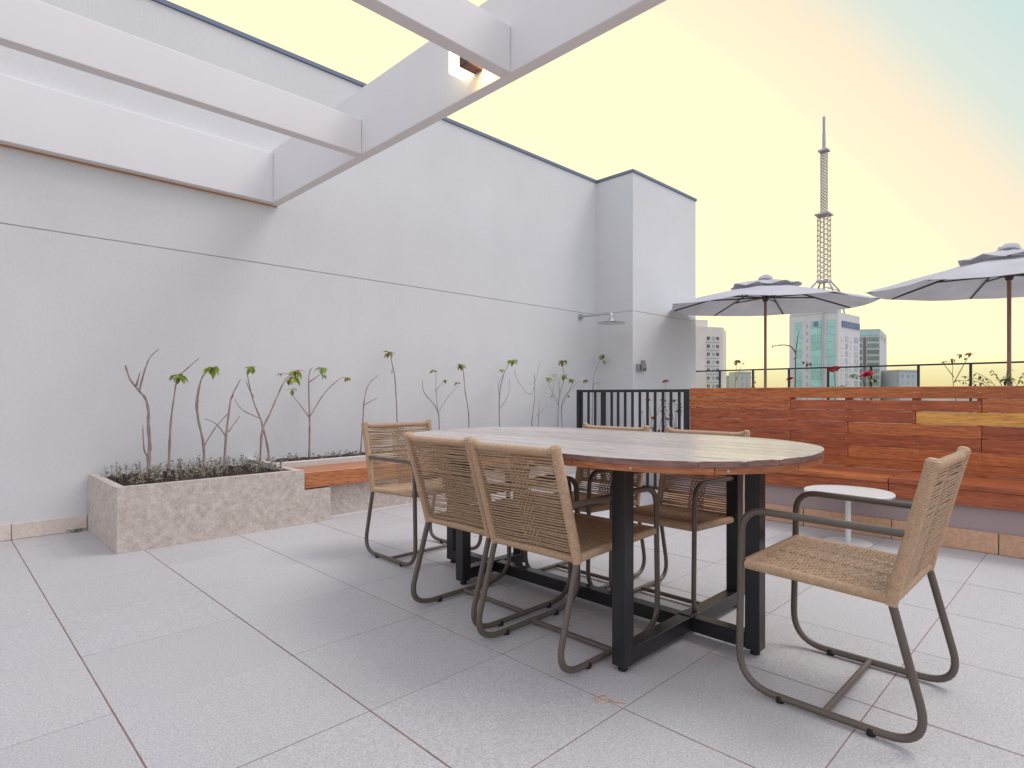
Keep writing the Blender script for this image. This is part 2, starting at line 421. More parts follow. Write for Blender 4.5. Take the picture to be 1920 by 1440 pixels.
# granite skirting left of the planter: pieces as in the photograph
xs = [-2.6, -1.4, -0.75, -0.147, 0.445, 0.895]
for a, b in zip(xs, xs[1:]):
    MB().box(a + .003, WALL_Y - .016, 0.002, b - .003, WALL_Y - .0005, .118, bev=.002).build('skirting_piece', M['skirt'], wall)

# ------------------------------------------------------------------ pergola
KZ = EYE + 1.79
perg = empty('pergola', (2.32, WALL_Y, KZ), 'white pergola of deep beams fixed to the wall overhead', 'pergola')
MB().box(2.32, -3.2, KZ, 2.40, 5.598, KZ + .50, bev=.004).build('end_beam', M['pergola'], perg)
MB().box(-4.5, 5.513, KZ + .001, 2.319, 5.597, KZ + .47, bev=.004).build('wall_beam', M['pergola'], perg)
MB().box(-4.5, 5.592, KZ - .012, 2.39, 5.599, KZ + .0005).build('painted_glow_strip', M['glow_line'], perg)  # added strip: the orange glow line below the wall beam, painted as solid colour
for y in (3.93, 2.347, 0.764, -0.82):
    MB().box(-4.5, y, KZ + .001, 2.319, y + .084, KZ + .262, bev=.004).build('rafter', M['pergola'], perg)
MB().box(-4.58, -3.2, KZ, -4.501, 5.598, KZ + .50, bev=.004).build('end_beam', M['pergola'], perg)
for x in (2.32, -4.58):
    MB().box(x - .02, -3.33, 0, x + .10, -3.201, KZ + .5, bev=.004).build('post', M['pergola'], perg)

# wall lamp on the inner face of the end beam
lamp = empty('beam_lamp', (2.32, 2.66, 2.98), 'lit box lamp with a dark housing on the inner face of the pergola beam', 'lamp')
MB().box(2.205, 2.655, 2.957, 2.3185, 2.757, 3.10, bev=.006).build('diffuser', M['lampglow'], lamp)
MB().box(2.20, 2.575, 2.955, 2.3185, 2.653, 3.04, bev=.004).build('housing', M['lampbody'], lamp)
ld = bpy.data.lights.new('lamp_light', 'AREA'); ld.energy = 0.9; ld.spread = R(130); ld.color = (1.0, 0.56, 0.16); ld.size = 0.08
lo = bpy.data.objects.new('lamp_light', ld); COL.objects.link(lo); lo.parent = lamp
lo.location = Vector((2.215, 2.545, 3.0)) - lamp.location
lo.rotation_euler = Vector((-0.9, 0.25, 0.55)).to_track_quat('Z', 'Y').to_euler()

# shower arm on the wall
sh = empty('outdoor_shower', (7.0, WALL_Y, 2.2), 'chrome overhead shower with a long arm on the white wall', 'shower')
fl_ = MB().tube([(7.0, WALL_Y - .001, 2.215), (7.0, WALL_Y - .03, 2.215)], .045, 16).build('wall_flange', M['chrome'], sh, True)
MB().tube(fillet([(7.0, WALL_Y - .03, 2.215), (7.0, 5.02, 2.215), (7.0, 5.02, 2.13)], [0, .04, 0]), .016, 10).build('arm', M['chrome'], sh, True)
MB().lathe([(0, .07), (.03, .07), (.04, .02), (.19, .008), (.2, 0), (.195, -.008), (0, -.008)], (7.0, 5.02, 2.075), 28).build('shower_head', M['chrome'], sh, True)
# small grey fitting on the pillar
bx = empty('outlet_box', (7.6, YP, 1.47), 'small grey outlet box fixed to the white pillar', 'outlet box')
MB().box(7.50, YP - .06, 1.395, 7.70, YP - .0005, 1.50, bev=.006).box(7.63, YP - .05, 1.501, 7.70, YP - .0005, 1.56, bev=.006).build('housing', M['plastic'], bx)
MB().box(7.515, YP - .066, 1.41, 7.56, YP - .0605, 1.49).box(7.60, YP - .064, 1.41, 7.68, YP - .0605, 1.44).build('cover', M['plastic_dark'], bx)

# ------------------------------------------------------------------ concrete planter with notch, back planter, slab bench
pl = empty('concrete_planter', (1.55, 5.0, 0), 'mottled concrete planter box with bare saplings in the left corner', 'planter')
b = MB()
out = [(0.90, 0.0), (2.42, 0.0), (2.42, .275), (2.192, .275), (2.192, .438), (0.90, .438)]
lo_ = [b.bm.verts.new((x, 4.60, z)) for x, z in out]; hi_ = [b.bm.verts.new((x, 4.66, z)) for x, z in out]
b.bm.faces.new(lo_); b.bm.faces.new(hi_[::-1])
for k in range(6): b.bm.faces.new((lo_[k], lo_[(k + 1) % 6], hi_[(k + 1) % 6], hi_[k]))
b.build('front_wall', M['concrete'], pl)
MB().box(0.90, 4.661, 0, .955, WALL_Y - .018, .4365, bev=.003).build('side_wall', M['concrete'], pl)
MB().box(2.13, 4.661, 0, 2.189, 5.2, .4365, bev=.003).build('side_wall', M['concrete'], pl)
def soil(x0, y0, x1, y1, z, nx, ny, amp):
    b = MB(); grid = [[b.bm.verts.new((x0 + (x1 - x0) * i / nx, y0 + (y1 - y0) * j / ny, z + (0 if i in (0, nx) or j in (0, ny) else rnd.uniform(-amp * .3, amp)))) for i in range(nx + 1)] for j in range(ny + 1)]
    for j in range(ny):
        for i in range(nx): b.bm.faces.new((grid[j][i], grid[j][i + 1], grid[j + 1][i + 1], grid[j + 1][i]))
    return b
o = soil(.953, 4.658, 2.135, WALL_Y - .002, .395, 40, 30, .03).build('soil', M['soil'], pl, True)
bp = empty('back_planter', (4.7, 5.3, 0), 'low pale concrete planter strip along the wall behind the slab bench', 'planter')
MB().box(2.10, 5.00, .0, 7.35, 5.06, .465, bev=.003).build('front_wall', M['rim'], bp)
MB().box(2.10, 5.061, .0, 2.155, WALL_Y - .002, .4645, bev=.003).build('side_wall', M['rim'], bp)
soil(2.15, 5.058, 7.35, WALL_Y - .002, .425, 80, 10, .025).build('soil', M['soil'], bp, True)

sb = empty('slab_bench', (3.7, 4.8, 0), 'reddish wooden slab bench between the concrete planter and the black railing', 'bench')
MB().box(2.425, 4.68, 0, 5.10, 4.995, .2845).build('base', M['concrete'], sb)
for k in range(3):
    y0 = 4.598 + k * .1335
    MB().box(2.196, y0, .286, 5.2, y0 + .131, .416, bev=.004).build('seat_plank', M['ipe_x'], sb)
MB().box(2.43, 4.655, .001, 5.09, 4.678, .018).build('shadow_joint', M['groove'], sb)

# ------------------------------------------------------------------ long ipe bench with backrest
ib = empty('wooden_bench', (5.2, 0.8, 0), 'long red wooden bench with a high plank backrest on a mauve base', 'bench')
MB().box(5.02, -3.0, 0, 5.54, 2.94, .3035).build('base', M['base_paint'], ib)
edges = [-3.0, -2.2, -1.33, -0.72, -0.10, .505, 1.11, 1.72, 2.33, 2.94]
for a, c in zip(edges, edges[1:]):
    MB().box(5.0, a + .003, .002, 5.0185, c - .003, .14, bev=.002).build('skirting_piece', M['granite'], ib)
def plank(x0, x1, y0, y1, z0, z1, m, name='plank'):
    c = Vector((5.2, (y0 + y1) / 2, (z0 + z1) / 2))
    o = MB().box(x0, y0, z0, x1, y1, z1, bev=.003).build(name, M[m], ib)
    return o
for k, (ya, yb) in enumerate([(-3.0, -.95), (-.945, 1.12), (1.125, 2.96)]):
    plank(4.972, 4.999, ya, yb, .306, .4105, ['ipe', 'ipe', 'ipe'][k], 'apron_plank')
    for q in range(4):
        plank((5.002 if q else 4.958) + q * .127, 5.126 + q * .127, ya + .001, yb - .001, .412 if q else .412, .45 + rnd.uniform(-.001, .001), rnd.choice(['ipe', 'ipe_orange', 'ipe']), 'seat_plank')
rows = [(1.023, 1.115, [(-3, 1.02, 'ipe_orange'), (1.02, 2.985, 'ipe_orange')]),
        (.9225, 1.006, [(-3, .65, 'ipe_orange'), (.65, 2.0, 'ipe'), (2.0, 2.985, 'ipe_orange')]),
        (.8235, .920, [(-3, 1.057, 'ipe_yellow'), (1.057, 2.985, 'ipe')]),
        (.7265, .8215, [(-3, .65, 'ipe'), (.65, 1.536, 'ipe_orange'), (1.536, 2.985, 'ipe')]),
        (.6295, .7245, [(-3, .652, 'ipe'), (.652, 2.0, 'ipe'), (2.0, 2.985, 'ipe')]),
        (.5325, .6275, [(-3, 1.536, 'ipe_orange'), (1.536, 2.985, 'ipe')]),
        (.452, .5305, [(-3, .3, 'ipe_orange'), (.3, 2.985, 'ipe_orange')])]
for z0, z1, segs in rows:
    for a, c, m in segs:
        plank(5.50 + rnd.uniform(-.0015, .0015), 5.522, a + .0015, c - .0015, z0, z1 + (.0145 if z0 == .9225 and (a == 2.0 or a == -3) else 0), m, 'back_plank')
screw = MB().tube([(-.0035, 0, 0), (0, 0, 0)], .0045, 6).mesh('screw', M['bolt'], True)
for y in (2.9, 2.44, 2.0, 1.536, 1.057, .65, .2, -.3):
    MB().box(5.5235, y - .03, .44, 5.565, y + .03, 1.10, bev=.003).build('post', M['ipe'], ib)
    for z in (1.068, .965, .87, .775, .678, .58):
        inst('screw', screw, ib, (5.4995 - 5.2, y + .012 - .8, z))

# ------------------------------------------------------------------ black railing
ra = empty('black_railing', (5.5, 3.7, 0), 'black metal railing of upright bars between the wall planter and the red bench', 'railing')
ys = [4.37, 4.27, 4.173, 4.077, 4.039, 3.942, 3.855, 3.761, 3.666, 3.572, 3.476, 3.383, 3.288, 3.195, 3.1]
bar = MB().box(-.009, -.0125, .075, .009, .0125, 1.0745).mesh('bar', M['rail'])
for y in ys: inst('bar', bar, ra, (0, y - 3.7, 0))
MB().box(5.478, 2.995, 1.075, 5.522, 4.39, 1.105, bev=.003).build('top_rail', M['rail'], ra)
MB().box(5.482, 2.995, .045, 5.518, 4.39, .0745, bev=.003).build('bottom_rail', M['rail'], ra)
for y in (3.018, 4.41):
    MB().box(5.475, y - .022, .001, 5.525, y + .022, 1.106, bev=.003).build('post', M['rail'], ra)

# ------------------------------------------------------------------ glass guard rail on the upper deck
gr = empty('glass_guardrail', (12.8, 1.6, .42), 'glass guard rail with dark posts at the far edge of the terrace', 'guard rail')
gys = [1.664 + .7555 * k for k in range(-6, 9)]
GZ = 1.585
for a, c in zip(gys, gys[1:]):
    MB().box(12.795, a + .03, .50, 12.805, c - .03, GZ - .035).build('glass_panel', M['glass'], gr)
pm = MB().box(-.02, -.02, 0, .02, .02, GZ - .4415, bev=.003).mesh('post', M['rail'])
for y in gys: inst('post', pm, gr, (0, y - 1.6, 0.001))
MB().box(12.775, gys[0] - .02, GZ - .021, 12.825, gys[-1] + .02, GZ + .009, bev=.003).build('top_rail', M['rail'], gr)

# ------------------------------------------------------------------ dining table
tb = empty('dining_table', (2.36, 2.0, 0), 'large oval table with a weathered plank top on black steel legs', 'table')
LEG = .03
def leg(x, y, z1=.775):
    MB().box(x - LEG, y - LEG, .022, x + LEG, y + LEG, z1, bev=.002).build('leg', M['steel'], tb)
    MB().lathe([(0, 0.0), (.017, 0.0), (.02, .006), (.012, .0215), (0, .0215)], (x, y, .0005), 14).build('foot_cap', M['rubber'], tb, True)
for x, y in ((1.90, 1.31), (2.865, 1.31), (2.40, 1.012), (2.13, 2.53), (2.605, 2.555), (2.36, 2.90)): leg(x, y)
BZ0, BZ1 = .024, .086
MB().box(1.931, 1.28, BZ0, 2.834, 1.34, BZ1, bev=.002).build('foot_bar', M['steel'], tb)
MB().box(2.37, 1.043, BZ0, 2.43, 1.279, BZ1 - .001, bev=.002).build('foot_bar', M['steel'], tb)
a = math.atan2(-.035, 1.2)
MB().box(2.355, 1.341, BZ0, 2.415, 2.51, BZ1 - .001, bev=.002).build('spine_bar', M['steel'], tb)
MB().box(2.161, 2.511, BZ0, 2.574, 2.571, BZ1, bev=.002).build('foot_bar', M['steel'], tb)
MB().box(2.33, 2.572, BZ0, 2.39, 2.869, BZ1 - .001, bev=.002).build('foot_bar', M['steel'], tb)
for (x, y) in ((2.40, 1.31), (2.37, 2.54)):
    MB().box(x - .03, y - .03, BZ1 + .001, x + .03, y + .03, .09, bev=.001).build('plate', M['steel'], tb)
# oval outline: two rounded ends joined by straight sides
TXC, TA, TYA, TYB, TBE = 2.315, .565, 1.44, 2.22, .68
PW = 2.35
def outline(scale=0.0, n=40):
    pts = []
    for k in range(n + 1):
        t = math.pi * k / n
        c, s = math.cos(t), math.sin(t)
        pts.append((TXC + (TA - scale) * math.copysign(abs(c) ** (2 / PW), c), TYB + (TBE - scale) * abs(s) ** (2 / PW)))
    for k in range(n + 1):
        t = math.pi + math.pi * k / n
        c, s = math.cos(t), math.sin(t)
        pts.append((TXC + (TA - scale) * math.copysign(abs(c) ** (2 / PW), c), TYA - (TBE - scale) * abs(s) ** (2 / PW)))
    return pts
def clip(pts, ax, v, keep_gt):
    out = []
    n = len(pts)
    for i in range(n):
        p, q = pts[i], pts[(i + 1) % n]
        ip = (p[ax] > v) == keep_gt; iq = (q[ax] > v) == keep_gt
        if ip: out.append(p)
        if ip != iq:
            t = (v - p[ax]) / (q[ax] - p[ax]); out.append((p[0] + (q[0] - p[0]) * t, p[1] + (q[1] - p[1]) * t))
    return out
TILT = math.atan(.016)
top = empty('tabletop', (0, 0, 0)); top.parent = tb
top.location = (TXC - 2.36, 0, .816); top.rotation_euler = (0, -TILT, 0)
outl = [(x - TXC, y - 2.0) for x, y in outline()]
NPL = 10
for k in range(NPL):
    x0, x1 = -TA + 2 * TA * k / NPL, -TA + 2 * TA * (k + 1) / NPL
    p = clip(clip(outl, 0, x0 + .0012, True), 0, x1 - .0012, False)
    dz = rnd.uniform(-.0008, .0008)
    bb = MB().prism(p, .0005, .022 + dz)
    es = [e for e in bb.bm.edges if all(v.co.z > .018 for v in e.verts)]
    bmesh.ops.bevel(bb.bm, geom=es, offset=.0025, segments=1, affect='EDGES')
    pk = bb.build('plank', M['ttop'], top, world=False)
    pk.data.materials.append(M['tedge'])
    for f_ in pk.data.polygons:
        if f_.normal.z < .3: f_.material_index = 1
# lower lamination band in curved segments with visible joints
ol = [Vector((x - TXC, y - 2.0)) for x, y in outline(.004)]; il = [Vector((x - TXC, y - 2.0)) for x, y in outline(.10)]
N2 = len(ol)
segs = 8
for s in range(segs):
    i0, i1 = round(N2 * s / segs), round(N2 * (s + 1) / segs)
    idx = [i % N2 for i in range(i0, i1 + 1)]
    po = [ol[i] for i in idx]; pi = [il[i] for i in idx]
    if (po[0] - po[-1]).length < .01: continue
    shrink = lambda a, b: a + (b - a).normalized() * .0015
    po[0] = shrink(po[0], po[1]); po[-1] = shrink(po[-1], po[-2]); pi[0] = shrink(pi[0], pi[1]); pi[-1] = shrink(pi[-1], pi[-2])
    MB().prism([tuple(p) for p in po] + [tuple(p) for p in reversed(pi)], -.024, -.0005).build('rim_segment', M['trim'], top, world=False)
MB().prism([tuple(Vector(p) * .93) for p in outl], -.022, -.0008).build('under_board', M['trim'], top, world=False)
bolt = MB().tube([(0, 0, 0), (.003, 0, 0)], .0055, 8).mesh('bolt', M['bolt'], True)
for i in range(3, N2, 7):
    p = ol[i]; q = ol[(i + 1) % N2]; t = (q - p).normalized(); nn = Vector((t.y, -t.x))
    inst('bolt', bolt, top, (p.x + nn.x * .0005, p.y + nn.y * .0005, -.012), (0, 0, math.atan2(nn.y, nn.x)))

# ------------------------------------------------------------------ rope armchairs (local: +Y is the way the sitter faces, y=0 at the seat's rear)
def wrapped(pts, r, pitch=.0058, n=10, amp=.0011, cone=None):
    # a tube wound with cord: ridged along its length
    pts = [Vector(p) for p in pts]
    seg = [(b - a).length for a, b in zip(pts, pts[1:])]; tot = sum(seg)
    m = max(8, int(tot / pitch * 2)); path, rr = [], []
    for k in range(m + 1):
        s = tot * k / m; i = 0
        while i < len(seg) - 1 and s > seg[i]: s -= seg[i]; i += 1
        path.append(pts[i].lerp(pts[i + 1], min(1, s / seg[i])))
        base = r if not hasattr(r, '__len__') else r[i] + (r[i + 1] - r[i]) * min(1, s / seg[i])
        rr.append(base + (amp if k % 2 else -amp))
    return MB().tube(path, rr, n)
def make_chair():
    root = empty('rope_armchair', (0, 0, 0))
    W = .2625
    for s in (-1, 1):
        x = s * W
        path = fillet([(x, -.107, .858), (x, 0, .43), (x, -.104, .018), (x, .475, .018), (x, .462, .648), (x, -.05, .640)],
                      [0, .05, .10, .13, .085, 0], 9)
        MB().tube(path, .0125, 10).build('side_frame', M['tube'], root, True)
        # rope wrapping on the back post, with a rounded knob at the top
        post = [(x, .002, .418), (x, -.012, .485), (x, -.098, .835), (x, -.1035, .856), (x, -.1050, .864), (x, -.1065, .872)]
        wrapped(post, [.0180, .0190, .0190, .0205, .0195, .012], n=12).build('post_wrap', M['wrap'], root, True)
        for y in (.055, .33):
            MB().lathe([(0, 0), (.012, 0), (.0145, .003), (.0145, .020), (.0125, .024), (0, .024)], (x, y, .0005), 12).build('foot_pad', M['rubber'], root, True)
        wrapped([(x * .985, .0, .433), (x * .985, .2, .442), (x * .985, .452, .452)], .0165).build('seat_rail', M['wrap'], root, True)
    MB().tube([(-W, .19, .019), (W, .19, .019)], .011, 10).build('stretcher', M['tube'], root, True)
    wrapped([(-W + .004, -.1005, .852), (-W + .05, -.099, .842), (W - .05, -.099, .842), (W - .004, -.1005, .852)], .0165).build('top_rail', M['wrap'], root, True)
    wrapped([(-W + .013, .452, .452), (W - .013, .452, .452)], .0175).build('front_rail', M['wrap'], root, True)
    wrapped([(-W + .013, .002, .432), (W - .013, .002, .432)], .0165).build('rear_rail', M['wrap'], root, True)
    # back: two layers of horizontal cords between the posts, drawn together by a woven band
    r2 = random.Random(3)
    b = MB()
    def back_pt(t, x, off):
        y = -.100 * t ** 1.0 + .0; z = .446 + (.838 - .446) * t
        return (x, y + off, z)
    n = 35
    for lay, off in ((0, .011), (1, -.011)):
        drift = 0
        for i in range(n):
            t0 = (i + .5 * lay) / n
            drift = .7 * drift + r2.uniform(-.008, .008)
            t1 = t0 + (.022 if lay else -.006) + drift
            t0 += r2.uniform(-.5, .5) * .005
            t0 = min(max(t0, 0.004), .985); t1 = min(max(t1, 0.004), .985)
            xs_ = [-W + .004, -W + .035, -.06, -.02, .05, W - .035, W - .004]
            of = [0, off * .9, off, off * .35, off * .35, off * .9, 0]
            d2 = r2.uniform(-.005, .005)
            pts = [back_pt(min(.99, max(.004, t0 + (t1 - t0) * (x + W) / (2 * W) + d2 * math.sin((x + W) * 6) + r2.uniform(-.0015, .0015))), x, o_) for x, o_ in zip(xs_, of)]
            b.tube(pts, .0031, 5, cap=False)
    w = b.build('back_cords', M['rope'], root, True); tag(w, kind='stuff')
    b = MB()
    for c in range(9):
        x = -.036 + c * .0115
        pts = []
        for k in range(25):
            t = k / 24
            pts.append(back_pt(t, x + r2.uniform(-.0008, .0008), (.008 if (k + c) % 2 else -.008)))
        b.tube(pts, .0034, 5, cap=False)
    w = b.build('back_band', M['rope'], root, True); tag(w, kind='stuff')
    # seat: side-to-side cords with bands of front-to-back weft
    b = MB()
    def seat_z(y): return .4385 + .020 * y / .45
    m_ = 48
    for i in range(m_):
        y = .012 + i * (.434 / (m_ - 1))
        z = seat_z(y)
        ph = i % 2
        pts = []
        for k in range(17):
            x = (-W + .008) + (2 * W - .016) * k / 16
            wv = .0016 if (k + (i // 2)) % 2 else -.0016
            pts.append((x, y + r2.uniform(-.0007, .0007), z + .006 - .012 * (1 - (x / W) ** 2) + wv * (1 if 0 < k < 16 else 0)))
        b.tube(pts, .0036, 5, cap=False)
    for band in range(3):
        for c in range(2):
            x = -.125 + band * .125 + c * .008
            pts = []
            for k in range(49):
                y = .01 + k * .44 / 48
                pts.append((x, y, seat_z(y) - .005 * (1 - (x / W) ** 2) + (.003 if (k + c) % 2 else -.003)))
            b.tube(pts, .0030, 5, cap=False)
    w = b.build('seat_cords', M['rope'], root, True); tag(w, kind='stuff')
    return root
chair0 = make_chair()
# (centre x, centre y of the seat's rear edge, rotation, label)
CH = [((2.345, .462), 0, (1, 1, 1), 'nearest rope armchair, standing alone at the right end of the oval table, seen side-on'),
      ((1.752, 1.640), -90, (.86, 1.2, 1), 'right one of the two rope armchairs with backs to us, pushed under the table'),
      ((1.800, 2.180), -90, (.86, 1.2, 1), 'left one of the two rope armchairs with backs to us, pushed under the table'),
      ((2.342, 3.385), 180, (1, 1, 1), 'rope armchair at the far left end of the table, in front of the slab bench'),
      ((2.905, 2.132), 90, (.86, .96, 1), 'rope armchair beyond the table, the left of two, backing onto the black railing'),
      ((2.905, 1.536), 90, (.86, .96, 1), 'rope armchair beyond the table, the right of two, nearer the red bench')]
for i, ((x, y), rz, sc, lab) in enumerate(CH):
    c = chair0 if i == 0 else copy_tree(chair0)
    c.location = (x, y, 0); c.rotation_euler = (0, 0, R(rz)); c.scale = sc
    tag(c, lab, 'chair', 'rope armchairs around the table')

# ------------------------------------------------------------------ white side table
st = empty('side_table', (4.66, 1.30, 0), 'small round white side table in front of the red bench', 'side table')
MB().lathe([(0, .345), (.27, .345), (.283, .35), (.285, .362), (.28, .368), (0, .368)], (4.66, 1.30, 0), 48).build('top', M['white'], st, True)
MB().tube([(4.66, 1.30, .0125), (4.66, 1.30, .3445)], .018, 14).build('stem', M['white'], st, True)
MB().lathe([(0, .001), (.15, .001), (.15, .006), (.03, .012), (0, .012)], (4.66, 1.30, 0), 32).build('base', M['white'], st, True)

# ------------------------------------------------------------------ parasols
def make_parasol(name, loc, radius, zr, za, slope_r, slope_f, rot0, label, nside=8):
    """canopy with nside gores; slope_* tilt the rim (metres per metre along world X and Y)."""
    root = empty(name, loc, label, 'parasol', 'parasols on the upper deck')
    bx_, by_, bz_ = loc
    def tz(x, y): return slope_r * x + slope_f * y
    r3 = random.Random(int(radius * 100) + int(rot0))
    cor = [(radius * math.cos(rot0 + 2 * math.pi * k / nside), radius * math.sin(rot0 + 2 * math.pi * k / nside)) for k in range(nside)]
    RI = 9
    def canopy(r_in, r_out, za_, zr_, lift, thick, hang=0.0):
        b = MB()
        nseg = 4
        ring_o = []
        tot = nside * nseg
        for j in range(RI + 1):
            f = r_in + (r_out - r_in) * j / RI
            ring = []
            for i in range(tot):
                k, s = divmod(i, nseg); s /= nseg
                x = cor[k][0] * (1 - s) + cor[(k + 1) % nside][0] * s; y = cor[k][1] * (1 - s) + cor[(k + 1) % nside][1] * s
                sag = -0.016 * radius * f * math.sin(math.pi * s)
                z = za_ + (zr_ - za_) * (f ** 1.12) + sag * (.6 + .4 * f) + lift + r3.uniform(-.004, .004) + hang * (j / RI) * (1.0 + math.sin(i * 1.7) + .6 * math.sin(i * .6 + 1))
                inn = 1 - 0.012 * math.sin(math.pi * s) * f
                ring.append(Vector((x * f * inn, y * f * inn, z + tz(x * f, y * f))))
            ring_o.append(ring)
        V = [[b.bm.verts.new(p + Vector((bx_, by_, bz_))) for p in ring] for ring in ring_o]
        U = [[b.bm.verts.new(p + Vector((bx_, by_, bz_ - thick))) for p in ring] for ring in ring_o]
        for A, flip in ((V, 0), (U, 1)):
            for j in range(RI):
                for i in range(tot):
                    q = (A[j][i], A[j][(i + 1) % tot], A[j + 1][(i + 1) % tot], A[j + 1][i])
                    b.bm.faces.new(q[::-1] if flip else q)
        for j in (0, RI):
            for i in range(tot): b.bm.faces.new((V[j][i], V[j][(i + 1) % tot], U[j][(i + 1) % tot], U[j][i]))
        return b
    zA, zR = za - bz_, zr - bz_
    canopy(.16, 1.0, zA - .06, zR, 0, .004).build('canopy', M['canvas'], root, True)
    canopy(.02, .34, zA + .0, zA - (zA - zR) * 1.0, .002, .004, .016).build('vent_cap', M['canvas'], root, True)
    b = MB().lathe([(.0, .055), (.03, .05), (.075, .03), (.10, .012), (.11, -.02), (0, -.02)], (bx_, by_, za + .012), 12)
    for v in b.bm.verts: v.co.z += r3.uniform(-.012, .014)
    b.build('top_tie', M['canvas'], root, True)
    MB().tube([(bx_, by_, bz_ + .12), (bx_, by_, za)], .020, 12).build('pole', M['pole'], root, True)
    MB().lathe([(0, 0), (.26, 0), (.26, .05), (.05, .08), (.04, .3), (0, .3)], (bx_, by_, bz_ + .001), 24).build('base', M['rail'], root, True)
    hubz = zr + (za - zr) * .30
    MB().lathe([(0, -.06), (.03, -.06), (.045, -.02), (.05, .03), (.03, .06), (0, .06)], (bx_, by_, hubz), 14).build('hub', M['rib'], root, True)
    for k in range(nside):
        cx_, cy_ = cor[k]
        def rp(f, dz=-.02): return (bx_ + cx_ * f, by_ + cy_ * f, bz_ + (zA - .06) + (zR - zA + .06) * f ** 1.12 + tz(cx_ * f, cy_ * f) + dz)
        MB().tube([rp(.06), rp(.35), rp(.7), rp(.97, -.012)], .011, 6).build('rib', M['rib'], root, True)
        MB().tube([(bx_, by_, hubz), rp(.55, -.025)], .010, 6).build('strut', M['rib'], root, True)
    return root
make_parasol('parasol', (8.88, 3.59, .42), 1.48, 2.37, 2.76, .022, .018, R(11), 'greyish white parasol on a red wooden pole, standing in front of the antenna tower')
make_parasol('parasol', (8.65, .78, .42), 1.40, 2.27, 2.68, .035, .03, R(22), 'greyish white parasol cut off by the right edge of the picture')

# ------------------------------------------------------------------ saplings
def leaf_mesh(name, m, L=.1, w=.034, droop=.35, n=5):
    b = MB(); rows_ = []
    for i in range(n + 1):
        t = i / n
        ww = w * (math.sin(math.pi * min(1, t * .9 + .08)) ** .8) * (.35 + .65 * t if t < .6 else 1.0) * (1 if i < n else .05)
        z = -droop * L * t * t
        rows_.append([b.bm.verts.new((L * t, -ww, z + .25 * ww)), b.bm.verts.new((L * t, 0, z)), b.bm.verts.new((L * t, ww, z + .25 * ww))])
    for a, c in zip(rows_, rows_[1:]):
        b.bm.faces.new((a[0], a[1], c[1], c[0])); b.bm.faces.new((a[1], a[2], c[2], c[1]))
    return b.mesh(name, m, True)
LEAF = [leaf_mesh('leaf', M['leaf'], .085, .026, .5), leaf_mesh('leaf', M['leaf'], .075, .024, .9), leaf_mesh('leaf', M['leaf_brown'], .07, .022, 1.0), leaf_mesh('leaf', M['leaf_dark'], .075, .023, .7)]
